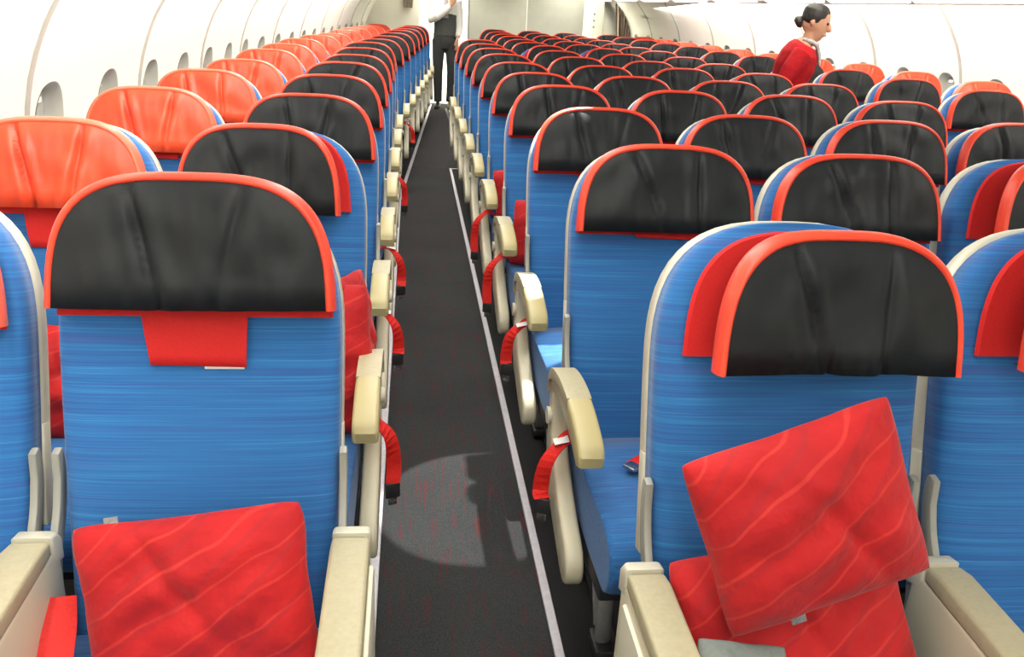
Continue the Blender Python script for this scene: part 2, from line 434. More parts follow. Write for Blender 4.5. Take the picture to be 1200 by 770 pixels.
cb = prism('bin_body', [(-.52, 1.80), (.52, 1.80), (.66, 1.86), (.70, 1.97), (.62, 2.10), (.5, 2.15), (-.5, 2.15), (-.62, 2.10), (-.70, 1.97), (-.66, 1.86)], .004, LN-.004, 'bin', 'y', .006)
cp = box('service_panel', (-.40, .02, 1.788), (.40, LN-.02, 1.799), 'wall', .003)
cl = [box('latch', (sx*.64-.012, .52, 1.845), (sx*.64+.012, .66, 1.862), 'grey', .004) for sx in (-1, 1)]
for k in range(13):
    e = empty('overhead_bin', (XC, -1.55+LN*k, 0))
    put('bin_body', cb, e); put('service_panel', cp, e)
    for c_ in cl: put('latch', c_, e)
    tag(e, 'cream overhead bin hanging above the centre block of seats', 'overhead bin', 'centre bins')

# ------------------------------------------------------------------ seat meshes
P = .8128; SP = .4914
HY, HZ = .025, .42           # hinge of the backrest
ST = .762                    # backrest length
def superhw(s, a, s0, s1, e=2.9):
    if s <= s0: return a
    t = min(1, (s-s0)/(s1-s0)); return a*max(0, 1-t**e)**(1/e)
def loft_back(name, a, s0, stop, nf, nb, mat, dome=0., ex=.32, low=.0):
    S = [low, low+.012]+[low+.03+(s0-low-.03)*i/9 for i in range(10)]+[s0+(stop-s0)*math.sin(math.pi/2*i/14) for i in range(1, 15)]
    S[-1] = stop-1e-4
    rs = []
    for i, s in enumerate(S):
        hw = max(.012, superhw(s, a*(1-.02*math.cos(s*6)), s0, stop))
        if i == 0: hw -= .01
        k = 1.0 if s < s0 else max(.25, (1-((s-s0)/(stop-s0))**6))
        T = (nf-nb)*k; base = nb+(nf-nb-T)*.3
        ring = []
        N = 22
        for j in range(N+1):
            ph = math.pi*j/N; c, sn = math.cos(ph), math.sin(ph)
            u = hw*math.copysign(abs(c)**ex, c); n = base+T*abs(sn)**ex
            n += dome*(1-(u/a)**2)*(math.sin(math.pi*min(1, s/.5))*.7-.3*math.cos(s*9))*abs(sn)**.3
            ring.append((u, -n, s))
        rs.append(ring)
    vs, fs = [], []; rings(vs, fs, rs); return to_mesh(name, vs, fs, mat)
ME = {}
ME['backrest'] = loft_back('backrest', .219, .52, ST, 0, -.062, 'fabric', .014)
ME['shell'] = loft_back('back_shell', .2205, .52, ST+.002, -.054, -.095, 'rim', 0, .25, .19)

HA, HH, HT = .2165, .207, .044
HE = 3.25
def tp(z): return 1-.04*z/HH
def outline(a, h, n=36, e=HE):
    o = []
    for i in range(n+1):
        th = math.pi*i/n; c, s = math.cos(th), math.sin(th)
        z = h*abs(s)**(2/e); o.append((-a*tp(z)*math.copysign(abs(c)**(2/e), c), z))
    return o
def headrest_pad(name, mat, seed, bend=0.):
    rnd = random.Random(seed)
    cr = [(-.078+rnd.uniform(-.012, .012), rnd.uniform(-.45, -.05), rnd.uniform(.006, .014)),
          (.078+rnd.uniform(-.012, .012), rnd.uniform(-.05, .42), rnd.uniform(.004, .012))]
    a, h = HA-.0095, HH-.009
    rows = 20; cols = 96; rs = []
    for j in range(rows+1):
        th = (math.pi/2)*(j/rows)*.985
        z = h*math.sin(th)**(2/HE); hw = a*tp(z)*max(.02, math.cos(th))**(2/HE)
        row = []
        for i in range(cols+1):
            u = -1+2*i/cols; x = hw*u
            ed = max(0, 1-abs(u)**5)*max(0, 1-(z/h)**6)
            n = HT+.016*ed*(1-(x/a)**2*.5)
            # wrinkles and the two fold lines of the wings
            n += ed*.012*noise.noise(Vector((x*13+seed*3, z*13, seed)))
            n += ed*.0022*noise.noise(Vector((x*45+seed*7, z*14, seed+5)))
            for c0, sl, dp in cr:
                d = x-(c0+sl*(z-h*.9)); n -= ed**.5*dp*1.5*math.exp(-(d/.0055)**2)*(.5+.5*z/h); n += ed*dp*.55*math.exp(-((abs(d)-.020)/.013)**2)
            n += bend_n(x, bend)
            row.append((x, -n, z))
        rs.append(row)
    # underside of the pad
    rs.insert(0, [(x, y*.15, z+.004) for x, y, z in rs[0]])
    vs, fs = [], []; rings(vs, fs, rs, False, False); return to_mesh(name, vs, fs, mat)
def bend_n(x, bend): return bend*max(0, (abs(x)-.07)/.147)**1.4
def headrest_trim(name, mat, bend=0.):
    prof = [(.004, .0), (-.002, .006), (-.004, .022), (-.002, .036), (.003, HT+.002), (.007, HT+.0035), (.011, HT)]
    rs = []
    for ins, n in prof:
        rs.append([(x, -(n+bend_n(x, bend)), max(z, 0)) for x, z in outline(HA-ins, HH-ins, 44)])
    # close the band with its inner back
    rs.append([(x, -(.002+bend_n(x, bend)), z) for x, z in outline(HA-.011, HH-.011, 44)])
    vs, fs = [], []; rings(vs, fs, rs, False, False); return to_mesh(name, vs, fs, mat)
ME['pad_b'] = [headrest_pad('headrest', 'black', i) for i in range(5)]
ME['pad_o'] = [headrest_pad('headrest', 'orange', 11+i) for i in range(4)]
ME['pad_f'] = headrest_pad('headrest', 'black', 31, .03)
ME['trim_b'] = headrest_trim('trim', 'trim'); ME['trim_o'] = headrest_trim('trim', 'pink'); ME['trim_f'] = headrest_trim('trim', 'trim', .03)
def backing():
    vs, fs = [], []
    o1, o2 = outline(HA-.008, HH-.006), outline(HA-.003, HH-.003)
    rings(vs, fs, [[(x, .0, z-.007) for x, z in o2], [(x, -.006, z-.007) for x, z in o1]], True)
    return to_mesh('red_backing', vs, fs, 'redcloth', False)
ME['backing'] = backing()
def tab(name, wd, hgt, seed):
    vs, fs, rs = [], [], []
    for j in range(7):
        z = -hgt*j/6; row = []
        for i in range(9):
            x = (-.5+i/8)*wd*(1-.02*j)+.006*j/6
            row.append((x, -.004-.006*math.sin(j/6*2.4)-.0015*noise.noise(Vector((x*30, z*30, seed))), z+.012-.003*(i/8)*(j/6)))
        rs.append(row)
    back = [[(x, y+.003, z) for x, y, z in r] for r in rs][::-1]
    rings(vs, fs, rs+back, False, False); return to_mesh(name, vs, fs, 'redcloth')
ME['tab_short'] = tab('tab', .165, .022, 1); ME['tab_long'] = tab('tab', .168, .105, 2)
ME['paper'] = box('paper_slip', (-.012, -.0005, -.006), (.050, .0005, .006), 'white')

def arch(pts): return [(p.x, p.y) for p in smooth_path([(a, b, 0) for a, b in pts], 4)]
# seat cushion
def cushion():
    vs, fs, rs = [], [], []
    prof = [(.03, .33), (.03, .455), (-.06, .462), (-.16, .466), (-.26, .470), (-.36, .474), (-.42, .470), (-.455, .452), (-.472, .425), (-.474, .39), (-.462, .355), (-.43, .335), (-.3, .33)]
    N = len(prof)
    for u, k in ((-1, .0), (-1, .55), (-.985, .85), (-.94, 1), (-.5, 1.06), (0, 1.08), (.5, 1.06), (.94, 1), (.985, .85), (1, .55), (1, .0)):
        cy, cz = -.22, .40
        kk = {0: .94, .55: .965, .85: .985}.get(k, 1)
        rs.append([(u*.214, cy+(y-cy)*kk, cz+(z-cz)*kk*(k if k > 1 and z > .44 else 1)) for y, z in prof])
    rings(vs, fs, rs); return to_mesh('seat_cushion', vs, fs, 'fabric2')
ME['cushion'] = cushion()
ME['pan'] = box('seat_pan', (-.215, -.40, .29), (.215, .05, .335), 'darkmetal', .008)
# aisle armrest
top = [(.062, .612), (.045, .640), (-.03, .662), (-.13, .670), (-.23, .664), (-.315, .645)]
pad_poly = arch(top)[:17]
def arm_poly(y0, y1, inset=0., drop=.045):
    up = [q for q in arch([(.066, .600), (.058, .630), (.02, .652), (-.06, .668), (-.15, .672), (-.24, .664), (-.31, .648), (-.35, .632), (-.366, .612)]) if y1-1e-6 <= q[0] <= y0+1e-6]
    lo = [(a, b-drop) for a, b in up][::-1]
    return up, lo
u_, _ = arm_poly(.07, -.205); l_ = [(q[0], q[1]-.030) for q in u_[::-1]]
ME['arm_pad'] = prism('armrest_pad', u_+l_, -.0275, .0275, 'beige', 'x', .008, 3)
u_, _ = arm_poly(-.196, -.37)
l_ = [(-.362, .588), (-.34, .580), (-.30, .592), (-.25, .612), (u_[0][0], u_[0][1]-.032)]
ME['arm_tip'] = prism('armrest_tip', u_+l_, -.028, .028, 'tip', 'x', .009, 3)
ME['arm_side'] = prism('armrest_core', [(.058, .62), (.0, .635), (-.12, .645), (-.24, .638), (-.31, .615), (-.33, .592), (-.27, .578), (-.18, .592), (-.06, .600), (0, .592), (.055, .575)], -.021, .021, 'cream', 'x', .006)
ME['bay'] = prism('end_fairing', arch([(.068, .615), (.070, .50), (.064, .40), (.03, .335), (-.06, .300), (-.17, .262), (-.25, .242), (-.288, .258), (-.293, .298), (-.262, .335), (-.18, .366), (-.09, .408), (-.02, .450), (.014, .51), (.022, .60)]), -.021, .021, 'cream', 'x', .009, 3)
ME['hub'] = (lambda: (lambda bm: (bmesh.ops.create_cone(bm, cap_ends=True, segments=16, radius1=.022, radius2=.018, depth=.012),
        bmesh.ops.rotate(bm, verts=bm.verts, matrix=Matrix.Rotation(math.pi/2, 3, 'Y')), bm_mesh('pivot_cap', bm, 'rim'))[-1])(bmesh.new()))()
# solid front row arm
ME['box_body'] = prism('arm_panel', [(.045, .60), (.03, .622), (-.02, .625), (-.42, .600), (-.46, .57), (-.47, .26), (-.44, .20), (-.06, .20), (.0, .28), (.05, .42)], -.030, .030, 'cream', 'x', .010, 3)
ME['box_top'] = prism('arm_pad', [(.012, .622), (.010, .646), (-.02, .652), (-.30, .640), (-.30, .606), (-.02, .618)], -.031, .031, 'beige', 'x', .007, 3)
ME['box_front'] = prism('arm_lid', [(-.302, .606), (-.302, .640), (-.41, .632), (-.455, .61), (-.46, .585), (-.42, .58)], -.031, .031, 'tip', 'x', .007, 3)
ME['box_rear'] = prism('arm_end', [(.058, .585), (.058, .628), (.040, .648), (.014, .652), (.014, .60)], -.031, .031, 'rim', 'x', .008, 3)
ME['box_latch'] = box('latch', (-.014, -.325, .638), (.014, -.309, .6425), 'metal', .002)
ME['box_rail'] = prism('side_ridge', [(.0, .600), (-.42, .575), (-.44, .30), (-.10, .28), (.0, .40)], .026, .038, 'rim', 'x', .006)
# side rails of the shell and recline brackets (both sides)
def bracket(sx):
    pts = arch([(.100, .752), (.122, .752), (.122, .705), (.102, .645), (.072, .600), (.056, .55), (.050, .46), (.020, .46), (.026, .56), (.046, .615), (.078, .665), (.096, .71)])
    return prism('recline_bracket', pts, sx*.2215, sx*.2345, 'grey', 'x', .003)
ME['bracket'] = {s: bracket(s) for s in (-1, 1)}
def rail(sx):
    bm = bmesh.new()
    add_box(bm, (sx*.2165 if sx > 0 else sx*.2245, .064, .20), (sx*.2245 if sx > 0 else sx*.2165, .094, .375), .003)
    return bm_mesh('side_rail', bm, 'rim')
ME['rail'] = {s: rail(s) for s in (-1, 1)}
# legs
def bar(path, r, mat, name):
    vs, fs = [], []; tube(vs, fs, path, [r]*len(path), 8, (1, 0, 0)); return to_mesh(name, vs, fs, mat)
ME['leg_front'] = bar([(0, -.20, .30), (0, -.205, .025)], (.014, .020), 'metal', 'leg')
ME['leg_brace'] = bar([(0, -.03, .30), (0, -.17, .05)], (.012, .016), 'metal', 'brace')
ME['leg_rear'] = bar([(0, .02, .30), (0, .16, .025)], (.013, .018), 'metal', 'leg')
ME['foot'] = box('track_foot', (-.024, -.25, .002), (.024, -.155, .034), 'darkmetal', .006)
ME['foot_r'] = box('track_foot', (-.022, .12, .002), (.022, .205, .03), 'darkmetal', .006)
ME['spar'] = bar([(-.21, -.20, .29), (.21, -.20, .29)], (.018, .018), 'metal', 'spar')
# belts: hanging outside the aisle fairing; x is positive to the outside
def hang_belt(sx, seed):
    r = random.Random(seed); d = r.uniform(-.03, .03); L = r.uniform(.23, .36)
    pts = [(sx*.19, .0, .475), (sx*.225, -.05, .505), (sx*.258, -.075+d*.3, .500), (sx*.292, -.074+d, .455), (sx*.300, -.066+d, .38), (sx*.298, -.078+d*1.5, L+.03)]
    pa = smooth_path(pts, 4)
    n_ = len(pa); wd = [Vector((0, 1, .25)).lerp(Vector((.95*sx, .35, 0)), min(1, max(0, (i-8)/7))) for i in range(n_)]
    return ribbon('seat_belt', pa, wd, .038, 'belt'), pa[-1]
ME['hang'] = {(s, i): hang_belt(s, 10*i+s) for s in (-1, 1) for i in range(3)}
def buckle():
    bm = bmesh.new(); add_box(bm, (-.004, -.019, -.040), (.004, .019, 0), .003)
    return bm_mesh('buckle', bm, 'darkmetal')
ME['buckle'] = buckle(); ME['tongue'] = box('tongue', (-.002, -.011, -.060), (.002, .011, -.036), 'steel', .001)
ME['btag'] = box('belt_label', (-.018, -.016, -.0008), (.018, .016, .0008), 'white')
def lap_belt(seed):
    pa = smooth_path([(.20, -.01, .470), (.14, -.08, .486), (.06, -.11, .484), (-.01, -.17, .486)], 5)
    return ribbon('lap_belt', pa, Vector((.5, .8, 0)), .046, 'belt', .004), pa[-1]
ME['lap'] = lap_belt(1)
ME['lapb'] = box('buckle', (-.012, -.018, -.005), (.018, .018, .004), 'steel', .003)

ORD = ['', 'front', 'second', 'third', 'fourth', 'fifth', 'sixth', 'seventh', 'eighth', 'ninth', 'tenth', 'eleventh', 'twelfth', 'thirteenth', 'fourteenth', 'fifteenth']
SEATS = {}
def make_seat(key, x, y, row, kind, label, group, ends, arms, rec, fwd=0., tabk='short', hr_dz=0., belt=None, lap=False, legx=None, padi=0, flap=0):
    """ends: aisle side (-1, 1, 0); arms: sides that carry an armrest of this seat"""
    e = empty('aircraft_seat', (x, y, 0)); tag(e, label, 'seat', group)
    hinge = (0, HY, HZ); rot = (-rec, 0, 0); Rm = Matrix.Rotation(-rec, 3, 'X')
    b = put('backrest', ME['backrest'], e, hinge, rot)
    sh = put('back_shell', ME['shell'], e, hinge, rot)
    for s in (-1, 1):
        put('side_rail', ME['rail'][s], sh); put('recline_bracket', ME['bracket'][s], e)
    hz = ST-HH-.004+hr_dz
    o = Vector(hinge)+Rm @ Vector((0, -.004-fwd, hz))
    if kind == 'o': pad, trim = ME['pad_o'][padi % 4], ME['trim_o']
    elif flap: pad, trim = ME['pad_f'], ME['trim_f']
    else: pad, trim = ME['pad_b'][padi % 5], ME['trim_b']
    tilt = -rec + (.05 if fwd else 0)
    if flap: o.x += .018*flap
    h = put('headrest', pad, e, o, (tilt, 0, 0)); h.scale = (.86, 1, 1) if flap else (.955, 1, 1) if kind == 'o' else (1, 1, 1); put('trim', trim, h)
    bk = put('red_backing', ME['backing'], h, (-.008*flap, fwd*.98, .012 if flap else -.008 if tabk == 'long' else 0)); bk.scale = (.94/.86, 1, .97) if flap else (1, 1, 1)
    t = put('tab', ME['tab_'+tabk], h, (.0 if tabk == 'short' else -.004, fwd*.5, -.004 if tabk == 'short' else 0))
    if tabk == 'long': put('paper_slip', ME['paper'], h, (.022, -.002, -.094))
    put('seat_cushion', ME['cushion'], e); put('seat_pan', ME['pan'], e)
    for s in arms:
        xx = s*SP/2
        if row == 1:
            a = put('armrest', ME['box_body'], e, (xx, 0, 0))
            for q in ('box_top', 'box_front', 'box_rear', 'box_latch'): put(ME[q].name, ME[q], a)
            if s == ends: put('side_ridge', ME['box_rail'], a, (0, 0, 0), (0, 0, 0)) if s > 0 else put('side_ridge', ME['box_rail'], a, (-.064, 0, 0))
        else:
            a = put('armrest', ME['arm_side'], e, (xx, 0, 0)); put('armrest_pad', ME['arm_pad'], a); put('armrest_tip', ME['arm_tip'], a)
            if s == ends:
                f = put('end_fairing', ME['bay'], e, (xx, 0, 0)); put('pivot_cap', ME['hub'], f, (s*.024, .035, .52))
    put('spar', ME['spar'], e)
    if legx is not None:
        lg = put('leg', ME['leg_front'], e, (legx, 0, 0)); put('track_foot', ME['foot'], lg); put('brace', ME['leg_brace'], lg)
        lr = put('leg', ME['leg_rear'], e, (legx, 0, 0)); put('track_foot', ME['foot_r'], lr)
    if belt is not None and ends:
        me, end = ME['hang'][(ends, belt)]
        bo = put('seat_belt', me, e); bu = put('buckle', ME['buckle'], bo, end, (0, 0, ends*-1.2)); put('tongue', ME['tongue'], bo, end, (0, 0, ends*-1.2))
        if belt != 1: put('belt_label', ME['btag'], bo, (ends*.256, -.077, .5065), (0, ends*math.radians(14), 0))
    if lap:
        me, end = ME['lap']; bo = put('lap_belt', me, e, (-.09, 0, 0)); put('buckle', ME['lapb'], bo, (end.x-.008, end.y-.006, end.z+.003), (0, 0, .6))
    SEATS[key] = (e, rec)
    return e

RY = lambda col, r: (2.058 if col in 'AC' else 1.942 if col in 'DEFG' else 1.985)+P*(r-2)
XS = {'C': -.0913-SP/2, 'A': -.0913-SP*1.5, 'D': .3676+SP/2, 'E': .3676+SP*1.5, 'F': .3676+SP*2.5, 'G': .3676+SP*3.5,
      'H': 2*XC+.0913+SP/2, 'K': 2*XC+.0913+SP*1.5}
MAN, WOM = "standing man's aisle", "red-jacketed woman's aisle"
PLACE = {'A': ('orange-red', 'window seat across from the '+MAN), 'C': ('black', 'window pair, on the '+MAN),
         'D': ('black', 'centre block, on the '+MAN), 'E': ('black', 'centre block, second from '+MAN),
         'F': ('black', 'centre block, second from '+WOM), 'G': ('black', 'centre block, on the '+WOM),
         'H': ('black', 'window pair, on the '+WOM), 'K': ('orange-red', 'window seat across from the '+WOM)}
GR = {'A': 'window seats of the pairs by the standing man', 'C': 'aisle seats of the pairs by the standing man', 'D': 'centre seats', 'E': 'centre seats', 'F': 'centre seats', 'G': 'centre seats',
      'H': 'aisle seats of the pairs by the woman', 'K': 'window seats of the pairs by the woman'}
rnd = random.Random(3)
for row in range(1, 16):
    for col in 'ACDEFGHK':
        if col == 'D' and row >= 11: continue
        if col in 'HK' and row <= 1: pass
        x, y = XS[col], RY(col, row)
        if col in 'AC': x += taper(y)
        if col in 'HK': x -= taper(y)
        hc, pl = PLACE[col]
        if row >= 11 and col == 'E': pl = 'centre block of three, on the '+MAN
        if row >= 11 and col == 'F': pl = 'middle of the centre block of three'
        lab = 'blue seat with %s headrest, %s row, %s' % (hc, ORD[row], pl)
        ends = {'C': 1, 'D': -1, 'G': 1, 'H': -1}.get(col, 0)
        if col == 'E' and row >= 11: ends = -1
        arms = {'A': (-1, 1), 'C': (1,), 'D': (-1, 1), 'E': (1,), 'F': (1,), 'G': (1,), 'H': (-1, 1), 'K': (1,)}[col]
        if col == 'E' and row >= 11: arms = (-1, 1)
        rec = math.radians(13+rnd.uniform(-1.2, 1.2)); fwd = 0; tabk = 'short'; dz = rnd.uniform(-.006, .004); flap = 0
        belt = None; lap = False
        if ends and 2 <= row <= 9: belt = rnd.randrange(3)
        if (col, row) in (('C', 7), ('C', 5), ('C', 8), ('D', 6), ('D', 7), ('D', 8), ('D', 9)): belt = None
        legx = {'C': .14, 'A': -.11, 'D': -.145, 'E': -.10, 'F': .10, 'G': .117, 'H': -.11, 'K': .11}[col]
        if (col, row) == ('C', 1): dz = .031; tabk = 'long'; rec = math.radians(12.5)
        if (col, row) == ('A', 2): tabk = 'long'
        if (col, row) in (('D', 1), ('E', 1), ('F', 2), ('F', 1), ('E', 9), ('F', 9)): fwd = .045; flap = 1
        if (col, row) == ('C', 2): fwd = .03; flap = -1
        if (col, row) == ('D', 2): lap = True; belt = 0
        if (col, row) == ('D', 3): lap = True; belt = 2
        make_seat((col, row), x, y, row, 'o' if col in 'AK' else 'b', lab, GR[col], ends, arms, rec, fwd, tabk, dz, belt, lap, legx, rnd.randrange(20), flap)
# front row seat belt hanging by the middle armrest
c1 = SEATS[('C', 1)][0]
bl = put('seat_belt', ribbon('seat_belt', smooth_path([(-.205, -.01, .56), (-.195, -.05, .53), (-.19, -.10, .49), (-.175, -.16, .475), (-.10, -.22, .482)], 5), [Vector((.9, .5, -.1))]*30, .05, 'belt'), c1)

# ------------------------------------------------------------------ pillows
def pillow_mesh(wd, ht, th, seed):
    nx, nz = 44, 36; rs = []
    def pt(i, j, side):
        u, v = -1+2*i/nx, -1+2*j/nz
        pinx = 1-.045*(1-v*v)-.05*(abs(u*v))**6-.02*noise.noise(Vector((v*2, seed, 0))); pinz = 1-.045*(1-u*u)-.05*(abs(u*v))**6-.02*noise.noise(Vector((u*2, seed+9, 0)))
        x, z = u*wd/2*pinx, v*ht/2*pinz
        k = (max(0, 1-abs(u)**2.6)*max(0, 1-abs(v)**2.6))**.55
        n = th/2*k
        q = Vector((x*7+seed*3.1, z*7, seed))
        n += k*(.014*noise.noise(q)+.008*noise.noise(q*2.3)+.003*noise.noise(q*5))
        # diagonal creases
        d = x*.42-z*.9; n += k*.0060*math.sin(d*85+3*noise.noise(q*.8))*(.5+.5*noise.noise(q*1.4))
        d2 = x*.85+z*.5; n -= k*.020*math.exp(-((d2-.035*noise.noise(q*.5)-.02)/.011)**2)*max(.1, noise.noise(Vector((d*6, seed, 2)))+.45)
        return (x, -n*side-(.002 if side > 0 else -.002), z)
    vs, fs = [], []
    f = [[pt(i, j, 1) for i in range(nx+1)] for j in range(nz+1)]
    b = [[pt(i, j, -1) for i in range(nx+1)] for j in range(nz+1)]
    rings(vs, fs, f, False, False); o = len(vs); rings(vs, fs, b, False, False)
    W = nx+1
    for i in range(nx):
        fs.append((i, i+1, o+i+1, o+i)); t = nz*W; fs.append((t+i, t+i+1, o+t+i+1, o+t+i))
    for j in range(nz):
        fs.append((j*W, (j+1)*W, o+(j+1)*W, o+j*W)); fs.append((j*W+nx, (j+1)*W+nx, o+(j+1)*W+nx, o+j*W+nx))
    return to_mesh('pillow', vs, fs, 'pillow')
PG = 'red pillows on the seats'
TAG = box('tag', (-.011, -.002, -.009), (.011, .002, .009), 'tag', .001)
def pillow(loc, rot, wd, ht, th, seed, label, tagpos=None):
    o = put('pillow', pillow_mesh(wd, ht, th, seed), None, loc); o.rotation_mode = 'XYZ'
    o.rotation_euler = rot; tag(o, label, 'pillow', PG)
    if tagpos: put('tag', TAG, o, tagpos)
D = math.radians
cx = XS['C']; dx = XS['D']
pillow((-.318, 1.185, .572), (D(-17), D(-9.5), D(-4)), .365, .30, .095, 1, 'red pillow propped on front-row seat below the hanging red tab', (-.115, .0, .146))
pillow((.562, 1.043, .803), (D(-12), D(-19), D(3)), .318, .280, .10, 2, 'tilted red pillow lying on top of another in the front row', (-.055, -.008, -.134))
pillow((.595, 1.065, .575), (D(-35), D(-7), D(4)), .37, .30, .09, 3, 'crumpled red pillow underneath the tilted one in the front row')
ty = RY('C', 2)
pillow((-.245, ty-.045, .635), (D(-14), D(-6), D(2)), .33, .37, .10, 4, 'red pillow on second-row seat behind the one with the hanging tab')
pillow((-.128, ty+.02, .665), (D(-10), D(3), D(68)), .16, .36, .06, 5, 'narrow red pillow wedged beside another on the second-row aisle seat')
pillow((XS['A']+.03, ty-.045, .585), (D(-16), D(3), D(0)), .34, .28, .09, 6, 'red pillow on second-row window seat with the orange-red headrest')
pillow((dx-.05, RY('D', 4)-.045, .59), (D(-14), D(5), D(0)), .32, .27, .09, 7, "red pillow on fourth-row seat beside the standing man's aisle")
pillow((dx-.05, RY('D', 5)-.045, .59), (D(-14), D(-5), D(0)), .32, .27, .09, 8, "red pillow on fifth-row seat beside the standing man's aisle")
# pale pouch under the pillows
pm = pillow_mesh(.145, .16, .035, 12); pm.materials.clear(); pm.materials.append(M['pouch'])
po = put('pouch', pm, None, (.476, .962, .560), (D(-48), D(12), D(4))); tag(po, 'pale grey cloth pouch on front-row seat in front of red pillows', 'pouch')

# ------------------------------------------------------------------ people
def remeshed(o, vox, it=6):
    r = o.modifiers.new('remesh', 'REMESH'); r.mode = 'VOXEL'; r.voxel_size = vox; r.use_smooth_shade = True
    s = o.modifiers.new('smooth', 'SMOOTH'); s.factor = .5; s.iterations = it
def figure(parent, name, mat, tubes, vox=.010, it=6, extra=()):
    vs, fs = [], []
    for t in tubes:
        path, rad = t[0], t[1]; up = t[2] if len(t) > 2 else (0, 1, 0)
        tube(vs, fs, path, rad, 14, up)
    me = to_mesh(name, vs, fs, mat); o = put(name, me, parent); remeshed(o, vox, it); return o
def head_tubes(c, tiltv=(0, 0, 1), face=(0, -1, 0), k=1.0):
    """skull, jaw, nose, ears, lips around centre c"""
    c = Vector(c); up = Vector(tiltv).normalized(); f = Vector(face); f = (f-up*f.dot(up)).normalized(); s = f.cross(up)
    def W(a, b, cc): return c+s*a*k+f*b*k+up*cc*k
    ts = []
    ts.append(([W(0, -.01, z) for z in (.115, .105, .08, .04, 0, -.03, -.06)], [(a*k, b*k) for a, b in ((.02, .03), (.045, .06), (.066, .084), (.075, .094), (.074, .094), (.068, .085), (.05, .06))], f))
    ts.append(([W(0, .018, z) for z in (.03, 0, -.035, -.07, -.098, -.112)], [(a*k, b*k) for a, b in ((.062, .066), (.063, .068), (.058, .064), (.048, .056), (.034, .044), (.016, .026))], f))
    ts.append(([W(0, .088, .022), W(0, .098, 0), W(0, .106, -.018), W(0, .092, -.030)], [.008*k, .010*k, .014*k, .008*k], f))
    ts.append(([W(-.024, .080, -.055), W(0, .087, -.055), W(.024, .080, -.055)], [.006*k, .009*k, .006*k], f))
    for q in (-1, 1):
        ts.append(([W(q*.074, -.01, .022), W(q*.082, -.02, .004), W(q*.076, -.012, -.022)], [.010*k, .015*k, .008*k], f))
    return ts
def hand_tubes(wrist, d, side, k=1.0):
    """palm and five fingers hanging along d; side = thumb direction"""
    wq = Vector(wrist); d = Vector(d).normalized(); sd = Vector(side); sd = (sd-d*sd.dot(d)).normalized(); n = d.cross(sd)
    ts = [([wq-d*.02*k, wq+d*.02*k, wq+d*.06*k, wq+d*.095*k], [(.016*k, .024*k), (.015*k, .034*k), (.015*k, .041*k), (.012*k, .038*k)], sd)]
    for i, (o, L) in enumerate(((.030, .070), (.010, .080), (-.010, .074), (-.029, .058))):
        b = wq+d*.085*k+sd*o*k
        ts.append(([b, b+d*L*.45*k+n*.004*k, b+d*L*.8*k+n*.014*k, b+d*L*k*.95+n*.026*k], [.0095*k, .009*k, .0085*k, .007*k], sd))
    b = wq+d*.025*k+sd*.026*k
    ts.append(([b, b+d*.025*k+sd*.022*k, b+d*.055*k+sd*.030*k+n*.006*k, b+d*.078*k+sd*.028*k+n*.014*k], [.013*k, .012*k, .010*k, .008*k], n))
    return ts
# standing man, facing the camera end of the cabin
man = empty('person', (.465, 13.62, 0)); man.scale = (.98, 1.02, 1.06); tag(man, 'person in white shirt, dark waistcoat and trousers standing at the aisle end', 'person')
LH, RHp = (-.085, 0, .93), (.085, 0, .93)
legL = [(-.088, .0, .92), (-.095, -.005, .70), (-.098, -.012, .50), (-.092, .01, .30), (-.085, .02, .09)]
legR = [(.088, .0, .92), (.105, -.005, .70), (.112, -.012, .50), (.105, .01, .30), (.095, .02, .09)]
armL = [(-.175, 0, 1.43), (-.205, .0, 1.30), (-.205, -.04, 1.17), (-.12, -.14, 1.22), (.02, -.18, 1.32), (.07, -.185, 1.37)]     # raised across the chest
armR = [(.175, 0, 1.43), (.205, .01, 1.28), (.212, .015, 1.13), (.205, -.02, 1.03), (.180, -.09, .95)]
torso = [(0, 0, z) for z in (.86, .95, 1.05, 1.16, 1.28, 1.38, 1.45, 1.50)]
tr = [(.155, .105), (.165, .115), (.150, .10), (.155, .105), (.178, .118), (.185, .11), (.14, .085), (.06, .055)]
body = head_tubes((0, -.02, 1.665))+[([(0, 0, 1.46), (0, -.005, 1.52), (0, -.01, 1.60)], [.058, .055, .055]), (torso, [(a*.93, b*.93) for a, b in tr]),
    (legL, [.085, .068, .052, .046, .035]), (legR, [.085, .068, .052, .046, .035]),
    (armL, [.05, .043, .038, .036, .028, .025]), (armR, [.05, .043, .038, .034, .025])]
body += hand_tubes((.180, -.095, .94), (-.05, -.25, -1), (-.6, -1, 0))+hand_tubes((.07, -.188, 1.37), (.5, -.1, .8), (-1, 0, .5))
for lg, q in ((legL, -1), (legR, 1)):
    p = Vector(lg[-1]); body.append(([p+Vector((0, .03, -.03)), p+Vector((q*.01, -.06, -.055)), p+Vector((q*.02, -.13, -.065))], [(.032, .03), (.038, .024), (.034, .016)], (0, 0, 1)))
figure(man, 'body', 'skin', body, .007, 4)
figure(man, 'shirt', 'shirt', [([(0, 0, z) for z in (1.12, 1.28, 1.38, 1.45, 1.505)], [(.160, .108), (.182, .121), (.190, .114), (.150, .092), (.07, .066)]),
    (armL[:-1]+[(.055, -.184, 1.36)], [.062, .060, .060, .058, .050, .044]), (armR[:-1]+[(.186, -.077, .965)], [.060, .056, .053, .049, .040])], .009, 5)
figure(man, 'waistcoat', 'vest', [([(0, 0, z) for z in (.965, 1.0, 1.08, 1.16, 1.24, 1.29)], [(.174, .125), (.170, .120), (.163, .113), (.168, .118), (.176, .124), (.150, .112)])], .009, 5)
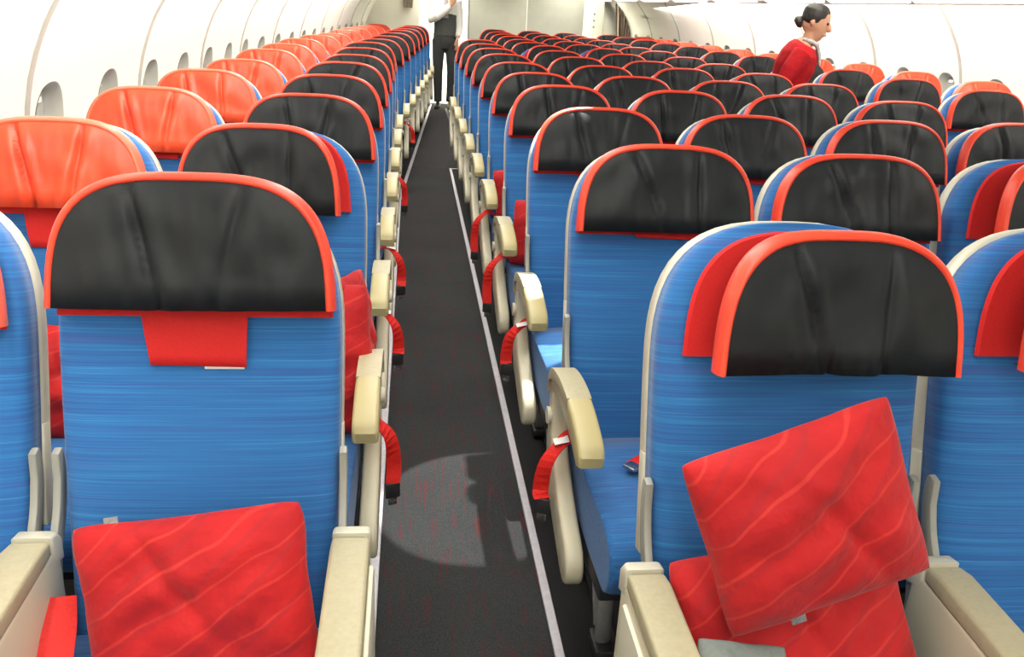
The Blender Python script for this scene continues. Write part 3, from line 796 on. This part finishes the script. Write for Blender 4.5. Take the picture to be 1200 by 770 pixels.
figure(man, 'tie', 'tie', [([(0, -.132, 1.20), (0, -.137, 1.30), (0, -.126, 1.40), (0, -.10, 1.47)], [(.045, .008), (.04, .008), (.032, .010), (.02, .012)])], .006, 3)
figure(man, 'trousers', 'trouser', [([(0, 0, z) for z in (.80, .88, .95, 1.0)], [(.12, .10), (.172, .118), (.172, .120), (.166, .114)]),
    ([Vector(p) for p in legL], [.100, .086, .074, .066, .062]), ([Vector(p) for p in legR], [.100, .086, .074, .066, .062])], .009, 5)
for lg, q in ((legL, -1), (legR, 1)):
    p = Vector(lg[-1])
    figure(man, 'shoe', 'shoe', [([p+Vector((-q*.002, .055, -.045)), p+Vector((0, .02, -.042)), p+Vector((q*.01, -.06, -.052)), p+Vector((q*.02, -.14, -.060)), p+Vector((q*.024, -.185, -.064))], [(.034, .042), (.042, .044), (.046, .036), (.044, .028), (.028, .018)], (0, 0, 1))], .006, 4)
figure(man, 'hair', 'hair', [([(0, .01, 1.79), (0, .01, 1.775), (0, .015, 1.745), (0, .02, 1.70), (0, .035, 1.65), (0, .045, 1.61)], [(.03, .04), (.055, .07), (.074, .088), (.080, .086), (.076, .066), (.05, .04)])], .007, 3)

# woman in the far aisle, facing the window seats, leaning forward a little
wo = empty('person', (2.555, 5.98, 0)); tag(wo, 'person in crimson jacket with dark hair leaning over the seats in the aisle', 'person')
hx = .075
f3 = Vector((1, -.25, 0)).normalized(); s3 = Vector((f3.y, -f3.x, 0))       # facing, and her right hand side (toward the camera)
def Wp(a, b, z): v = f3*a+s3*b; return (v.x, v.y, z)
tors = [Wp(a, 0, z) for a, z in ((-.02, .80), (-.03, .88), (-.045, .98), (-.04, 1.08), (-.015, 1.18), (.005, 1.26), (.015, 1.315), (.03, 1.35))]
trw = [(.15, .11), (.165, .125), (.145, .10), (.140, .10), (.155, .115), (.165, .105), (.12, .075), (.05, .05)]
legs = {q: [Wp(-.02, q*.085, .84), Wp(-.01, q*.085, .62), Wp(-.005, q*.08, .46), Wp(-.02, q*.08, .28), Wp(-.03, q*.08, .08)] for q in (-1, 1)}
arms = {1: [Wp(.0, .165, 1.275), Wp(-.07, .205, 1.17), Wp(-.115, .215, 1.06), Wp(-.01, .20, .985), Wp(.11, .16, .97)],
        -1: [Wp(.0, -.165, 1.275), Wp(.0, -.205, 1.16), Wp(.01, -.21, 1.05), Wp(.10, -.19, 1.0), Wp(.20, -.15, .99)]}
hc = Wp(.085, 0, 1.452)
hup = f3*.22+Vector((0, 0, 1)); hf = f3+s3*.35+Vector((0, 0, -.2))
bod = head_tubes(hc, hup, hf, .95)+[([Wp(.02, 0, 1.29), Wp(.045, 0, 1.34), Wp(.07, 0, 1.41)], [.05, .045, .046], f3), (tors, [(a*.93, b*.93) for a, b in trw], f3)]
for q in (-1, 1):
    bod += [(legs[q], [.088, .066, .05, .046, .033], f3), (arms[q], [.045, .039, .036, .031, .023], f3)]
    e_ = Vector(arms[q][-1]); bod += hand_tubes(e_, f3*.9+Vector((0, 0, -.25)), Vector((0, 0, 1)), .9)
    p = Vector(legs[q][-1]); bod.append(([p-f3*.03+Vector((0, 0, -.02)), p+f3*.06+Vector((0, 0, -.048)), p+f3*.12+Vector((0, 0, -.058))], [(.03, .028), (.035, .022), (.03, .014)], (0, 0, 1)))
figure(wo, 'body', 'skin', bod, .007, 4)
figure(wo, 'jacket', 'jacket', [(tors[:-1]+[Wp(.022, 0, 1.328)], [(.178, .135), (.180, .140), (.160, .118), (.158, .120), (.176, .136), (.182, .120), (.138, .09), (.075, .066)], f3)]+
    [(arms[q][:-1]+[tuple(Vector(arms[q][-1])*.8+Vector(arms[q][-2])*.2)], [.062, .058, .055, .049, .042], f3) for q in (-1, 1)], .008, 5)
figure(wo, 'skirt', 'jacket', [([Wp(-.02, 0, z) for z in (.50, .62, .78, .86)], [(.165, .125), (.175, .13), (.178, .14), (.172, .132)], f3)], .010, 5)
figure(wo, 'scarf', 'scarf', [([Wp(.055, .05, 1.345), Wp(.10, .045, 1.325), Wp(.125, .035, 1.26), Wp(.135, .04, 1.19)], [(.018, .014), (.024, .016), (.028, .014), (.034, .010)], f3),
    ([Wp(.06, -.06, 1.345), Wp(.10, 0, 1.325), Wp(.06, .06, 1.345), Wp(.0, .055, 1.355)], [.014, .018, .014, .012])], .006, 3)
hcv = Vector(hc); hu = hup.normalized(); hf2 = (hf-hu*hf.dot(hu)).normalized()
figure(wo, 'hair', 'hair', [([hcv-hf2*.022+hu*z for z in (.125, .112, .085, .045, .01, -.02)], [(.03, .04), (.056, .066), (.078, .088), (.084, .090), (.080, .078), (.06, .05)], hf2),
    ([hcv-hf2*.09+hu*.0, hcv-hf2*.115-hu*.015, hcv-hf2*.13-hu*.03], [.03, .042, .03])], .007, 3)
def eyes(par, c, up, f, k):
    c = Vector(c); up = Vector(up).normalized(); f = Vector(f); f = (f-up*f.dot(up)).normalized(); sd = f.cross(up)
    for q in (-1, 1):
        bm = bmesh.new(); bmesh.ops.create_uvsphere(bm, u_segments=12, v_segments=8, radius=.009*k)
        put('eye', bm_mesh('eye', bm, 'hair'), par, c+sd*.03*q*k+f*.079*k+up*.018*k)
eyes(wo, hc, hup, hf, .95); eyes(man, (0, -.02, 1.665), (0, 0, 1), (0, -1, 0), 1)
for q in (-1, 1):
    p = Vector(legs[q][-1])
    figure(wo, 'shoe', 'shoe', [([p-f3*.05+Vector((0, 0, -.04)), p+Vector((0, 0, -.04)), p+f3*.08+Vector((0, 0, -.052)), p+f3*.15+Vector((0, 0, -.060))], [(.03, .036), (.036, .038), (.038, .028), (.026, .018)], (0, 0, 1))], .006, 4)

# ------------------------------------------------------------------ curtains at the rear
def curtain(name, x0, x1, y, label, z0=.05, z1=2.1, tie=None):
    vs, fs, rs = [], [], []
    for j in range(25):
        z = z0+(z1-z0)*j/24; row = []
        k = 1.0 if tie is None else .55+.45*min(1, abs(z-tie)/.7)
        for i in range(41):
            t = i/40; x = (x0+x1)/2+(t-.5)*(x1-x0)*k
            row.append((x, y+.035*math.sin(t*38)+.012*math.sin(t*71+z*2), z))
        rs.append(row)
    back = [[(a, b+.006, c) for a, b, c in r] for r in rs][::-1]
    rings(vs, fs, rs+back, False, False)
    return tag(put(name, to_mesh(name, vs, fs, 'curtain')), label, 'curtain')
curtain('curtain', 3.12, 3.46, 14.5, 'gathered beige curtain hanging beside the white galley cabinet', tie=.95)
curtain('curtain', -.19, .05, 14.48, 'tied-back beige curtain at the end of the standing man\'s aisle', z0=1.38, z1=2.1, tie=1.36)
